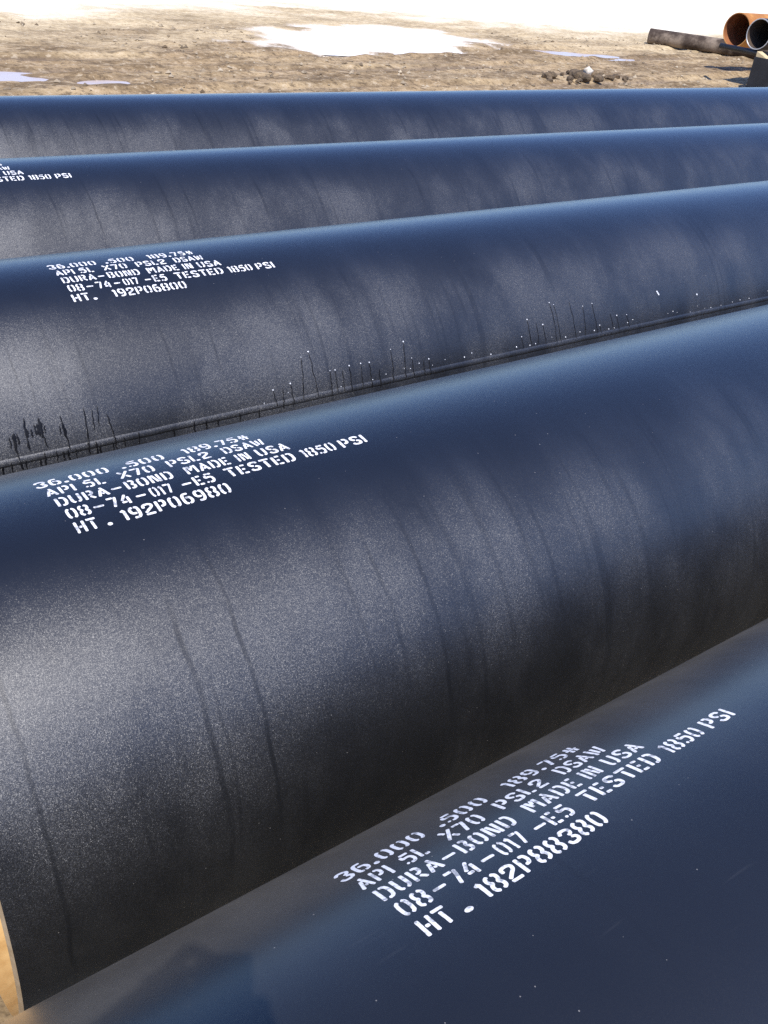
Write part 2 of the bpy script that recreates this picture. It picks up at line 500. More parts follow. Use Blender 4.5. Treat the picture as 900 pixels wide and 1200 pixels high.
pipeC = make_pipe('C', 'middle black coated pipe, stencilled 192P06800, with water drops along its lower weld seam',
                  [(0.54, 0.24, 0.52, 0.007, 0.8), (0.565, 0.28, 0.54, 0.007, 0.8), (0.62, 0.28, 0.55, 0.007, 0.7),
                   (0.70, 0.22, 0.55, 0.009, 0.6), (0.92, 0.22, 0.56, 0.010, 0.6), (1.05, 0.25, 0.56, 0.010, 0.5),
                   (1.62, 0.20, 0.50, 0.012, 0.6), (1.9, 0.22, 0.52, 0.014, 0.5)], 3.0)
pipeD = make_pipe('D', 'fourth black coated pipe from the camera, its white lettering cut off by the left edge',
                  [(1.15, 0.14, 0.50, 0.009, 1.0), (1.42, 0.16, 0.50, 0.011, 0.8), (1.50, 0.18, 0.50, 0.011, 0.8),
                   (1.02, 0.14, 0.50, 0.012, 0.6), (1.80, 0.16, 0.48, 0.014, 0.8), (2.05, 0.15, 0.48, 0.016, 0.6),
                   (2.55, 0.15, 0.46, 0.018, 0.6)], 4.0)
pipeE = make_pipe('E', 'farthest black coated pipe, unlettered, with bare ground right behind it',
                  [(1.19, 0.12, 0.42, 0.014, 0.9), (1.30, 0.12, 0.42, 0.014, 0.9), (1.62, 0.12, 0.42, 0.013, 0.9),
                   (1.70, 0.12, 0.42, 0.012, 0.8), (2.10, 0.10, 0.42, 0.016, 0.9), (2.20, 0.12, 0.42, 0.014, 0.7),
                   (2.8, 0.12, 0.42, 0.02, 0.7)], 5.0)
ROOTS = {'A': pipeA, 'B': pipeB, 'C': pipeC, 'D': pipeD, 'E': pipeE}

# timbers the pipes lie on
for X, where in ((1.9, 'nearest the left pipe ends'), (5.6, 'at the middle of the pipes'), (10.4, 'nearest the right pipe ends')):
    bm = bmesh.new()
    bm_box(bm, (0, 0, 0.048), (0.20, 5.6, 0.096), 0.008)
    o = bm_obj('timber_skid', bm, M_timber)
    o.location = (X, 2.39, 0.003)
    tag(o, 'squared brown timber under the row of pipes, ' + where, 'timber', 'timbers under the pipes')

# ------------------------------------------------------------------ stencil lettering
l, r_, m_ = 0.10, 0.54, 0.32
S = True
G = {
 '0': (.64, [(S, [(.205,.90),(.10,.80),(.10,.20),(.205,.10)]), (S, [(.435,.90),(.54,.80),(.54,.20),(.435,.10)])]),
 '1': (.30, [(0, [(.06,.80),(.16,.88),(.19,.80),(.19,.09)])]),
 '2': (.62, [(S, [(.09,.68),(.10,.88),(.32,.93),(.54,.86),(.53,.64),(.30,.44),(.12,.27)]), (0, [(.10,.09),(.52,.09)])]),
 '3': (.62, [(S, [(.09,.76),(.16,.92),(.36,.92),(.54,.84),(.50,.62),(.38,.56)]), (S, [(.40,.42),(.54,.36),(.54,.14),(.34,.07),(.16,.09),(.09,.24)])]),
 '4': (.64, [(0, [(.38,.91),(.12,.44)]), (0, [(.10,.25),(.30,.25)]), (0, [(.48,.66),(.48,.09)])]),
 '5': (.62, [(0, [(.52,.91),(.20,.91)]), (S, [(.12,.74),(.12,.55),(.30,.60),(.48,.58),(.55,.34),(.48,.10),(.30,.08)]), (0, [(.10,.14),(.13,.11)])]),
 '6': (.63, [(S, [(.42,.92),(.18,.92),(.10,.70),(.10,.30),(.14,.10),(.24,.08)]), (S, [(.28,.57),(.46,.58),(.55,.34),(.50,.10),(.38,.08)])]),
 '7': (.60, [(0, [(.07,.91),(.34,.91)]), (0, [(.50,.91),(.46,.70),(.28,.09)])]),
 '8': (.64, [(S, [(.205,.92),(.09,.84),(.10,.60),(.22,.50),(.09,.40),(.08,.16),(.205,.08)]), (S, [(.435,.92),(.55,.84),(.54,.60),(.42,.50),(.55,.40),(.56,.16),(.435,.08)])]),
 '9': (.63, [(S, [(.21,.08),(.45,.08),(.53,.30),(.53,.70),(.49,.90),(.39,.92)]), (S, [(.35,.43),(.17,.42),(.08,.66),(.13,.90),(.25,.92)])]),
 'A': (.66, [(0, [(.09,.09),(.25,.66)]), (0, [(.33,.92),(.57,.09)]), (0, [(.31,.30),(.36,.30)])]),
 'B': (.62, [(0, [(.10,.91),(.10,.09)]), (S, [(.325,.91),(.48,.90),(.53,.70),(.38,.52),(.55,.36),(.50,.10),(.325,.09)])]),
 'D': (.64, [(0, [(.10,.91),(.10,.09)]), (S, [(.325,.91),(.48,.88),(.55,.66),(.55,.34),(.48,.12),(.325,.09)])]),
 'E': (.56, [(0, [(.10,.91),(.10,.09)]), (0, [(.31,.91),(.47,.91)]), (0, [(.30,.50),(.38,.50)]), (0, [(.30,.09),(.47,.09)])]),
 'H': (.64, [(0, [(.10,.91),(.10,.09)]), (0, [(.54,.91),(.54,.09)]), (0, [(.27,.50),(.37,.50)])]),
 'I': (.22, [(0, [(.11,.91),(.11,.09)])]),
 'L': (.52, [(0, [(.10,.91),(.10,.09)]), (0, [(.30,.09),(.43,.09)])]),
 'M': (.78, [(0, [(.09,.91),(.09,.09)]), (0, [(.69,.91),(.69,.09)]), (0, [(.26,.88),(.36,.42)]), (0, [(.53,.88),(.44,.62)])]),
 'N': (.68, [(0, [(.10,.91),(.10,.09)]), (0, [(.58,.91),(.58,.09)]), (0, [(.27,.86),(.41,.14)])]),
 'P': (.60, [(0, [(.10,.91),(.10,.09)]), (S, [(.325,.91),(.46,.91),(.53,.70),(.47,.46),(.325,.44)])]),
 'R': (.63, [(0, [(.10,.91),(.10,.09)]), (S, [(.325,.91),(.47,.91),(.53,.72),(.46,.50),(.325,.48)]), (0, [(.38,.30),(.54,.09)])]),
 'S': (.60, [(S, [(.50,.80),(.44,.92),(.18,.92),(.09,.76),(.14,.60),(.25,.54)]), (S, [(.38,.46),(.51,.40),(.52,.16),(.42,.08),(.16,.08),(.09,.21)])]),
 'T': (.58, [(0, [(.07,.91),(.51,.91)]), (0, [(.29,.70),(.325,.09)])]),
 'U': (.64, [(S, [(.10,.91),(.10,.60),(.10,.20),(.205,.10)]), (S, [(.54,.91),(.54,.60),(.54,.20),(.435,.10)])]),
 'W': (.80, [(0, [(.08,.91),(.18,.09)]), (0, [(.38,.80),(.38,.20)]), (0, [(.72,.91),(.60,.09)])]),
 'X': (.66, [(0, [(.09,.09),(.57,.91)]), (0, [(.10,.91),(.22,.70)]), (0, [(.43,.32),(.56,.09)])]),
 '-': (.52, [(0, [(.09,.47),(.43,.47)])]),
 '.': (.26, [('dot', [(.13,.12)])]),
 '#': (.70, [(0, [(.22,.86),(.22,.62)]), (0, [(.46,.86),(.46,.62)]), (0, [(.09,.47),(.59,.47)]), (0, [(.24,.31),(.24,.12)]), (0, [(.48,.31),(.48,.12)])]),
}
G['O'] = G['0']
TH = 0.162      # stroke thickness relative to the letter height

def chaikin(p, it=3):
    for _ in range(it):
        q = [p[0]]
        for a, b in zip(p[:-1], p[1:]):
            q.append((a[0] * .75 + b[0] * .25, a[1] * .75 + b[1] * .25))
            q.append((a[0] * .25 + b[0] * .75, a[1] * .25 + b[1] * .75))
        q.append(p[-1]); p = q
    return p

def subdivide(p, step=0.07):
    q = [p[0]]
    for a, b in zip(p[:-1], p[1:]):
        n = max(1, int(math.hypot(b[0] - a[0], b[1] - a[1]) / step))
        for i in range(1, n + 1):
            q.append((a[0] + (b[0] - a[0]) * i / n, a[1] + (b[1] - a[1]) * i / n))
    return q

def stroke_polys(kind, pts):
    """outline of one brush-through-stencil stroke as convex pieces in glyph units"""
    h = TH / 2
    if kind == 'dot':
        (cx, cy), rr = pts[0], 0.125
        return [[(cx + rr * math.cos(t * math.pi / 8), cy + rr * math.sin(t * math.pi / 8)) for t in range(16)]]
    p = chaikin(pts) if kind else list(pts)
    p = subdivide(p)
    n = len(p)
    nor = []
    for i in range(n):
        a, b = p[max(0, i - 1)], p[min(n - 1, i + 1)]
        dx, dy = b[0] - a[0], b[1] - a[1]
        d = math.hypot(dx, dy) or 1.0
        nor.append((-dy / d, dx / d))
    out = []
    for i in range(n - 1):
        a, b, na, nb = p[i], p[i + 1], nor[i], nor[i + 1]
        out.append([(a[0] + na[0] * h, a[1] + na[1] * h), (a[0] - na[0] * h, a[1] - na[1] * h),
                    (b[0] - nb[0] * h, b[1] - nb[1] * h), (b[0] + nb[0] * h, b[1] + nb[1] * h)])
    for end, sgn in ((0, -1), (n - 1, 1)):      # softly rounded ends
        c, nn = p[end], nor[end]
        tx, ty = nn[1] * sgn, -nn[0] * sgn
        cap = []
        for k in range(7):
            t = math.pi * k / 6
            cap.append((c[0] + nn[0] * h * math.cos(t) + tx * h * 0.62 * math.sin(t), c[1] + nn[1] * h * math.cos(t) + ty * h * 0.62 * math.sin(t)))
        out.append(cap)
    return out

def stencil_word(key, words, u0, s_base, height):
    """words: list of (text, start, end) in metres from u0; letters are sprayed on the curve of the pipe"""
    y0, _ = PIPES[key]
    root = ROOTS[key]; inv = Vector(root.location)
    V, F = [], []
    rnd = random.Random(ord(key) * 1000 + int(s_base * 1000) + int(words[0][1] * 7000))
    for text, ua, ub in words:
        ua, ub = ua * STRETCH[key] + rnd.uniform(-.0012, .0012), ub * STRETCH[key] + rnd.uniform(-.0012, .0012)
        gap = 0.10
        tot = sum(G[ch][0] for ch in text) + gap * (len(text) - 1)
        sx = (ub - ua) / tot
        x = ua
        for ch in text:
            w, strokes = G[ch]
            jig = rnd.uniform(-0.0004, 0.0004)
            for si, (kd, pts) in enumerate(strokes):
                lift = 0.00025 + si * 0.00006
                for poly in stroke_polys(kd, pts):
                    idx = []
                    for gx_, gy_ in poly:
                        gx_ += 0.010 * noise.noise((x * 900 + gx_ * 9, gy_ * 9, si)); gy_ += 0.010 * noise.noise((x * 700 + gx_ * 9, gy_ * 9, si + 9))
                        idx.append(len(V))
                        V.append(tuple(Vector(on_pipe(y0, u0 + x + gx_ * sx, s_base - gy_ * height + jig + SLOPE[key] * x, lift)) - inv))
                    F.append(idx)
            x += (w + gap) * sx
    bm = bmesh.new()
    bv = [bm.verts.new(v) for v in V]
    for f in F:
        bm.faces.new([bv[i] for i in f])
    for f in bm.faces:
        c = f.calc_center_median() + inv
        f.normal_update()
        if f.normal.dot(Vector((0, c.y - y0, c.z - AX_Z))) < 0: f.normal_flip()
    me = bpy.data.meshes.new('stencil_word'); bm.to_mesh(me); bm.free()
    me.materials.append(M_paint)
    o = bpy.data.objects.new('stencil_word', me); col.objects.link(o); o.parent = root
    return o

ROW1 = [('36.000', -.014, .114), ('.500', .136, .219), ('189.75#', .258, .394)]
ROW2 = [('API', -.008, .041), ('5L', .055, .093), ('X70', .119, .184), ('PSL2', .210, .294), ('DSAW', .320, .406)]
ROW3 = [('DURA', -.005, .085), ('-', .088, .109), ('BOND', .115, .202), ('MADE', .226, .315), ('IN', .329, .357), ('USA', .372, .439)]
ROW4 = [('08', -.002, .039), ('-', .044, .065), ('74', .070, .110), ('-', .116, .137), ('017', .143, .185), ('-', .200, .222), ('E5', .225, .264), ('TESTED', .288, .429), ('1850', .446, .521), ('PSI', .534, .591)]
HT, PITCH = 0.0288, 0.0377
SLOPE = {'A': -0.009, 'B': -0.004, 'C': 0.008, 'D': 0.003}
STRETCH = {'A': 0.987, 'B': 0.987, 'C': 1.0, 'D': 0.995}
def stencil(key, u0, s5, row5, rows=5):
    for i, row in enumerate((row5, ROW4, ROW3, ROW2, ROW1)):
        if row:
            for word in row:
                stencil_word(key, [word], u0, s5 - i * PITCH, HT)
stencil('A', 0.437, -0.1305, [('HT', -.001, .038), ('.', .051, .061), ('182P88380', .081, .281)])
stencil('B', 0.379, 0.083, [('HT', -.001, .037), ('.', .049, .059), ('192P06980', .077, .277)])
stencil('C', 0.744, 0.187, [('HT', -.004, .039), ('.', .046, .057), ('192P06800', .101, .304)])
stencil('D', 0.541, 0.186, None)

# ------------------------------------------------------------------ weld seam and water runs on the middle pipe
yC = PIPES['C'][0]
invC = Vector(pipeC.location)
SEAM = 0.561
def seam_bead():
    V, F, UV = [], [], []
    x0, x1 = PIPES['C'][1] + 0.01, PIPES['C'][1] + LEN - 0.01
    prof = [(-0.0100, -0.0003), (-0.0070, 0.0012), (-0.0035, 0.0019), (0.0, 0.0022), (0.0045, 0.0021), (0.0075, 0.0013), (0.0090, -0.0004)]
    xs = []
    x = x0
    while x < x1:
        xs.append(x); x += 0.012 if x < 4 else 0.2
    xs.append(x1)
    for x in xs:
        wb = 0.0009 * noise.noise((x * 14, 0, 0)); hb = 1 + 0.10 * noise.noise((x * 14, 2, 0))
        for ds, dh in prof:
            V.append(tuple(Vector(on_pipe(yC, x, SEAM + ds + wb, dh * hb)) - invC)); UV.append((x, SEAM + ds))
    n = len(prof)
    for j in range(len(xs) - 1):
        for i in range(n - 1):
            F.append((j * n + i, (j + 1) * n + i, (j + 1) * n + i + 1, j * n + i + 1))
    o = mesh_obj('weld_seam', V, F, bpy.data.materials['coating_C'], pipeC, True, UV)
    bm = bmesh.new(); bm.from_mesh(o.data); bm.faces.ensure_lookup_table()
    f = bm.faces[n // 2]; f.normal_update(); c = f.calc_center_median() + invC
    if f.normal.dot(Vector((0, c.y - yC, c.z - AX_Z))) < 0: bmesh.ops.reverse_faces(bm, faces=bm.faces)
    bm.to_mesh(o.data); bm.free()
seam_bead()

RUNS = [(1.29,.446,1.273,.565),(1.317,.435,1.32,.564),(1.239,.511,1.241,.577),(1.214,.519,1.207,.577),(1.183,.519,1.188,.567),(1.372,.498,1.367,.564),(1.389,.499,1.387,.565),(1.413,.503,1.41,.566),(1.438,.495,1.435,.571),(1.478,.495,1.473,.565),(1.508,.497,1.506,.571),(1.538,.52,1.537,.577),(1.591,.472,1.584,.566),(1.642,.457,1.628,.568),(1.661,.509,1.661,.567),(1.703,.522,1.703,.568),(1.724,.522,1.726,.569),(2.147,.462,2.151,.545),(2.111,.513,2.114,.551),(2.185,.479,2.184,.548),(2.212,.488,2.219,.553),(2.262,.421,2.268,.555),(2.279,.43,2.288,.556),(2.352,.43,2.36,.555),(2.411,.453,2.406,.555),(2.458,.45,2.466,.554),(2.479,.528,2.487,.556),(2.539,.495,2.549,.556),(2.57,.507,2.576,.556),(2.621,.511,2.632,.556)]
LEFT = [(.493,.498,.495,.56,.004),(.527,.465,.523,.545,.005),(.56,.471,.56,.512,.006),(.56,.505,.565,.546,.004),(.61,.476,.616,.561,.0045),(.669,.467,.662,.566,.004),(.688,.476,.683,.527,.003),(.703,.47,.696,.519,.003),(.721,.493,.729,.569,.004)]

def ribbon(bm, ua, sa, ub, sb, w, lift, seed, blob=0.0, seam=True):
    """one dark run of water: a thin lens-shaped ribbon lying on the pipe, crossing the seam"""
    n = max(8, int(abs(sb - sa) / 0.004))
    rows = []
    for i in range(n + 1):
        t = i / n
        s = sa + (sb - sa) * t
        u = ua + (ub - ua) * t + 0.0030 * noise.noise((seed, t * 6.0, 1.0)) * min(1.0, t * 4)
        ww = w * (0.55 + 0.45 * noise.noise((seed * 2.0, t * 5.0, 4.0)) + 0.25) * min(1.0, (t + 0.02) * 8, (1.02 - t) * 8)
        if blob: ww += blob * math.exp(-((t - 0.45) / 0.16) ** 2)
        e = abs(s - SEAM)
        up = 0.0024 * math.sqrt(max(0.0, 1 - (e / 0.0135) ** 2)) if (seam and e < 0.0135) else 0.0
        rows.append([bm.verts.new(Vector(on_pipe(yC, u + ww * k, s, lift + up + (0.0006 if k == 0 else 0.0))) - invC) for k in (-0.5, 0, 0.5)])
    for a, b in zip(rows[:-1], rows[1:]):
        for k in (0, 1):
            bm.faces.new((a[k], a[k + 1], b[k + 1], b[k]))

rnd = random.Random(3)
bm = bmesh.new()
for i, (ua, sa, ub, sb) in enumerate(RUNS):
    ribbon(bm, ua, sa, ub, sb, 0.0036, 0.0003, i * 1.7)
for i, (ua, sa, ub, sb, w) in enumerate(LEFT):
    ribbon(bm, ua, sa, ub, sb, w * 1.15, 0.0003, 50 + i * 1.3, blob=0.004 if i in (0, 2, 4) else 0.0)
for cu, cs, k in ((0.497, 0.512, 9), (0.557, 0.506, 8), (0.614, 0.506, 4), (0.530, 0.500, 4)):     # ragged splashes
    for i in range(k):
        du, L_ = rnd.gauss(0, 0.0055), rnd.uniform(0.010, 0.030)
        s0 = cs - L_ * rnd.uniform(0.3, 0.8)
        ribbon(bm, cu + du, s0, cu + du + rnd.uniform(-.002, .002), s0 + L_, rnd.uniform(0.0035, 0.0080), 0.0003 + 0.00005 * i, cu * 90 + i * 3.1)
u = 0.455
while u < 1.15:                      # short drips crossing the seam
    ribbon(bm, u, SEAM - rnd.uniform(-0.004, 0.010), u + rnd.uniform(-.002, .002), SEAM + rnd.uniform(0.02, 0.06), rnd.uniform(0.0025, 0.0065), 0.0004, u * 50)
    u += rnd.choice((0.007, 0.012, 0.018, 0.030)) * rnd.uniform(0.8, 1.3) if u < 0.74 else rnd.uniform(0.03, 0.10)
o = bm_obj('water_run', bm, M_wet, pipeC, True)
o['kind'] = 'stuff'

def mat_drop():
    m = bpy.data.materials.new('water_drop'); T = NT(m)
    P = T.n('ShaderNodeNewGeometry').outputs['Position']
    a = T.noise(P, 80.0, 2.0)
    T.pbsdf(Base_Color=T.mixc(a, (0.62, 0.65, 0.70), (0.85, 0.87, 0.9)), Roughness=0.08, Specular_IOR_Level=0.8)  # near-white colour paints the sparkle of clear drops
    return m
M_drop = mat_drop()
bm = bmesh.new()
def drop(u, s, r):
    res = bmesh.ops.create_icosphere(bm, subdivisions=2, radius=r)
    a = s / R_OUT
    mt = Matrix.Translation(Vector(on_pipe(yC, u, s, r * 0.25)) - invC) @ Matrix.Rotation(a, 4, 'X') @ Matrix.Diagonal((1.0, 1.2, 0.65, 1))
    bmesh.ops.transform(bm, matrix=mt, verts=res['verts'])
for i, (ua, sa, ub, sb) in enumerate(RUNS):
    if i % 4 != 3: drop(ua, sa, rnd.uniform(0.0012, 0.0024))
u = 1.15
while u < 3.5:
    if rnd.random() < 0.75: drop(u, SEAM - 0.012 - rnd.random() ** 2 * 0.02, rnd.uniform(0.0009, 0.0021))
    u += rnd.uniform(0.015, 0.08)
for uu, s in ((2.80, 0.452), (2.803, 0.458), (2.806, 0.463), (3.02, 0.49)):
    drop(uu, s, 0.0032)
o = bm_obj('water_drop', bm, M_drop, pipeC, True)
o['kind'] = 'stuff'

# ------------------------------------------------------------------ things at the far side of the yard
def hollow_pipe(name, x0, length, radius, wall, m_out, m_in, m_rim, loc, rotz, label, n=64):
    root = empty(name, loc, (0, 0, rotz))
    tag(root, label, 'pipe')
    def tube(nm, prof, mat):
        V, F = [], []
        for x, r in prof:
            for i in range(n):
                a = 2 * math.pi * i / n
                V.append((x, math.sin(a) * r, radius + math.cos(a) * r))
        for j in range(len(prof) - 1):
            for i in range(n):
                k = (i + 1) % n
                F.append((j * n + i, (j + 1) * n + i, (j + 1) * n + k, j * n + k))
        o = mesh_obj(nm, V, F, mat, root, True)
        return o
    xs = [x0 + length * i / 8 for i in range(9)]
    tube('outer_wall', [(x, radius * (1 + 0.004 * math.sin(x * 2.1))) for x in xs], m_out)
    tube('bore', [(x, radius - wall) for x in xs], m_in)
    for xe in (x0, x0 + length):
        o = tube('rim', [(xe, radius), (xe - (0.004 if xe == x0 else -0.004), radius - 0.003), (xe - (0.004 if xe == x0 else -0.004), radius - wall + 0.003), (xe, radius - wall)], m_rim)
        o.data.polygons.foreach_set('use_smooth', [False] * len(o.data.polygons))
    return root

hollow_pipe('steel_pipe', 0, 9.0, 0.226, 0.016, M_black, M_black_in, M_rim, (14.72, 9.98, 0.561), 0.0,
            'black pipe with a bright steel rim, propped on a stand at the right edge')
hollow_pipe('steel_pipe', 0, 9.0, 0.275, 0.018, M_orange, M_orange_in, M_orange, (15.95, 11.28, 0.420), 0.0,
            'rusty orange pipe with its open end showing, beside the black propped pipe')
hollow_pipe('steel_pipe', 0, 5.0, 0.150, 0.012, M_oldpipe, M_black_in, M_oldpipe, (17.85, 14.75, 0.0), math.atan2(-1.72, 1.0),
            'weathered dark brown pipe lying on the ground behind the orange pipe')

# stand carrying the black pipe
st = empty('pipe_stand', (14.55, 9.6, 0))
tag(st, 'black steel stand under the rimmed pipe at the right edge', 'stand')
bm = bmesh.new()
bm_box(bm, (0.16, -0.05, 0.24), (0.28, 0.58, 0.48), 0.01)
bm_obj('side_plate', bm, M_black, st)
bm = bmesh.new()
bm_box(bm, (0.10, -0.05, 0.012), (0.36, 0.72, 0.024), 0.004)
bm_obj('foot_plate', bm, M_black, st)
bm = bmesh.new()
res = bmesh.ops.create_cone(bm, cap_ends=True, segments=20, radius1=0.042, radius2=0.042, depth=2.1)
bmesh.ops.rotate(bm, cent=(0, 0, 0), matrix=Matrix.Rotation(math.pi / 2, 3, 'X'), verts=res['verts'])
bmesh.ops.translate(bm, vec=(0.22, 0.02, 0.519), verts=res['verts'])
bm_obj('cross_bar', bm, M_black, st, True)
bm = bmesh.new()      # sawn chock
pts = [(0.03, 0.22, 0.482), (0.16, 0.22, 0.482), (0.16, 0.02, 0.482), (0.03, 0.02, 0.482), (0.03, 0.22, 0.56), (0.16, 0.22, 0.56)]
vs = [bm.verts.new(p) for p in pts]
for f in ((0, 1, 2, 3), (0, 4, 5, 1), (4, 3, 2, 5), (0, 3, 4), (1, 5, 2)):
    bm.faces.new([vs[i] for i in f])
bm_obj('wooden_chock', bm, M_wood, st)
# block stack under the orange pipe
for i, (z, s) in enumerate(((0.104, 0.207), (0.313, 0.207))):
    bm = bmesh.new(); bm_box(bm, (0, 0, 0), (0.24, 0.9, s), 0.012)
    o = bm_obj('timber_block', bm, M_timber); o.location = (18.6, 11.28, z + i * 0.001)
    tag(o, ('lower' if i == 0 else 'upper') + ' of two stacked timber blocks under the orange pipe', 'timber')

# loose clods and stones strewn over the yard
rg = random.Random(21)
GV, GF = [], []
for i in range(5200):
    x = rg.uniform(0.5, 24); y = rg.uniform(8.0, 15.5)
    if noise.noise((x * 0.35, y * 0.5, 2.2)) < rg.uniform(-0.5, 0.35): continue
    if puddle_field(x, y) < 1.3: continue
    rr = 0.008 + 0.034 * rg.random() ** 3
    zz = ground_z(x, y) + rr * 0.2
    b = len(GV)
    ph = rg.uniform(0, 6.28)
    for k in range(4):
        a = ph + k * math.pi / 2 + rg.uniform(-0.4, 0.4); q = rr * rg.uniform(0.7, 1.3)
        GV.append((x + math.cos(a) * q, y + math.sin(a) * q, zz + rr * rg.uniform(-0.2, 0.2)))
    GV.append((x + rr * rg.uniform(-.4, .4), y + rr * rg.uniform(-.4, .4), zz + rr * rg.uniform(0.5, 1.0)))
    GV.append((x, y, zz - rr * 0.8))
    for k in range(4):
        GF.append((b + k, b + (k + 1) % 4, b + 4)); GF.append((b + (k + 1) % 4, b + k, b + 5))
M_gravel = mat_simple('gravel', (0.12, 0.085, 0.05), (0.46, 0.38, 0.27), 1.7, 0.85, spec=0.25)
tag(mesh_obj('gravel', GV, GF, M_gravel), 'loose stones and clods strewn over the bare yard', 'gravel', kind='stuff')

# heap of turned-up dirt with a pale stone
def lump(bm, c, r, seed, sub=2, flat=0.7):
    res = bmesh.ops.create_icosphere(bm, subdivisions=sub, radius=1.0)
    for v in res['verts']:
        k = 1 + 0.38 * noise.noise(v.co * 1.5 + Vector((seed, 0, 0))) + 0.18 * noise.noise(v.co * 3.7 + Vector((0, seed, 0)))
        v.co = Vector((v.co.x * r * k, v.co.y * r * k, v.co.z * r * k * flat)) + Vector(c)
mound = empty('dirt_mound', (11.55, 10.75, 0))
tag(mound, 'low heap of dark turned-up dirt clods just behind the farthest pipe', 'dirt heap')
rnd = random.Random(11)
for i in range(46):
    a, d = rnd.uniform(0, 6.28), rnd.random() ** 0.7
    x, y = math.cos(a) * d * 1.0 + 0.1, math.sin(a) * d * 0.55
    rr = rnd.uniform(0.03, 0.095) * (1.2 - 0.6 * d)
    bm = bmesh.new(); lump(bm, (x, y, rr * 0.15 + 0.05 * (1 - d)), rr, i * 3.3)
    bm_obj('dirt_clod', bm, M_clod, mound)
bm = bmesh.new(); lump(bm, (0, 0, 0), 0.065, 91.0, 3, 1.1)
o = bm_obj('stone', bm, M_stone, None, True); o.location = (11.75, 10.72, 0.10)
tag(o, 'small pale stone standing on the dark dirt heap', 'stone')

# ------------------------------------------------------------------ the photographer and the phone (only their shadow shows)
VIEW = -BACK
def cam_pt(x, y, z):
    """metres right / up / forward of the lens"""
    return Vector((0, 0, CAM_Z)) + RIGHT * x + UP * y + VIEW * z

M_skin = mat_simple('skin', (0.42, 0.25, 0.17), (0.50, 0.31, 0.22), 20.0, 0.55)
M_jacket = mat_simple('dark_jacket', (0.035, 0.04, 0.055), (0.06, 0.065, 0.08), 30.0, 0.85, 0.3, 0.003)
M_jeans = mat_simple('blue_trousers', (0.04, 0.055, 0.10), (0.07, 0.09, 0.15), 40.0, 0.85)
M_boot = mat_simple('brown_boot', (0.08, 0.05, 0.03), (0.13, 0.085, 0.05), 20.0, 0.6)
M_hat = mat_simple('white_hard_hat', (0.70, 0.70, 0.68), (0.78, 0.78, 0.76), 6.0, 0.35)
M_phone = mat_simple('phone_shell', (0.02, 0.02, 0.022), (0.03, 0.03, 0.033), 12.0, 0.35)
M_glass = mat_simple('phone_glass', (0.01, 0.01, 0.012), (0.015, 0.015, 0.017), 12.0, 0.08)

# phone: 59 x 124 x 8 mm, lens near its upper right corner as the holder sees it
phone = empty('mobile_phone', cam_pt(-0.021, -0.053, -0.010))
phone.rotation_euler = cm.to_euler()
tag(phone, 'dark mobile phone held up in the photographer\'s hands', 'phone')
bm = bmesh.new(); bm_box(bm, (0, 0, 0), (0.059, 0.124, 0.0075), 0.003); bm_obj('phone_body', bm, M_phone, phone)
bm = bmesh.new(); bm_box(bm, (0, 0, 0.0041), (0.052, 0.092, 0.0006), 0.0); bm_obj('screen', bm, M_glass, phone)

def skin_mesh(name, joints, edges, mat, parent, sub=2, root=0):
    """joints: list of (position, radius x, radius y)"""
    me = bpy.data.meshes.new(name)
    me.from_pydata([tuple(j[0]) for j in joints], edges, [])
    o = bpy.data.objects.new(name, me); col.objects.link(o)
    o.parent = parent
    md = o.modifiers.new('skin', 'SKIN'); md.use_smooth_shade = True
    sb = o.modifiers.new('sub', 'SUBSURF'); sb.levels = sub; sb.render_levels = sub
    if not me.skin_vertices:
        bpy.context.view_layer.objects.active = o
    sv = me.skin_vertices[0].data if me.skin_vertices else None
    if sv:
        for i, j in enumerate(joints):
            sv[i].radius = (j[1], j[2]); sv[i].use_root = (i == root)
    me.materials.append(mat)
    return o

FWD = Vector((VIEW.x, VIEW.y, 0)).normalized()
SIDE = Vector((FWD.y, -FWD.x, 0))            # the person's right
HEAD = Vector((0, 0, CAM_Z)) - FWD * 0.34 - SIDE * 0.10 + Vector((0, 0, -0.05))     # centre of the head
STAND = Vector((HEAD.x, HEAD.y, 0)) - FWD * 0.10
person = empty('person', (STAND.x, STAND.y, 0))
tag(person, 'person in dark jacket and white hard hat holding up a phone, known by the shadow', 'person')
def P(side, fwd, z):
    """person space -> local to the person's empty"""
    return SIDE * side + FWD * fwd + Vector((0, 0, z))
hz = HEAD.z
neck = hz - 0.16
sh = hz - 0.235
hip = sh - 0.56
def loc(w): return Vector(w) - Vector((STAND.x, STAND.y, 0))
J, Ed = [], []
def add(p, rx, ry=None, to=None):
    J.append((p, rx, ry or rx)); i = len(J) - 1
    if to is not None: Ed.append((to, i))
    return i
pel = add(P(0, 0.0, hip), 0.155, 0.12)
wa = add(P(0, 0.0, hip + 0.20), 0.145, 0.11, pel)
ch = add(P(0, 0.01, sh - 0.14), 0.165, 0.125, wa)
ub = add(P(0, 0.02, sh - 0.02), 0.12, 0.10, ch)
nk = add(P(0, 0.05, neck), 0.058, 0.058, ub)
hb = add(P(0, 0.085, hz - 0.075), 0.066, 0.075, nk)
hc = add(P(0, 0.10, hz), 0.074, 0.092, hb)
ht = add(P(0, 0.095, hz + 0.075), 0.060, 0.075, hc)
nose = add(P(0, 0.205, hz - 0.015), 0.012, 0.012, hc)
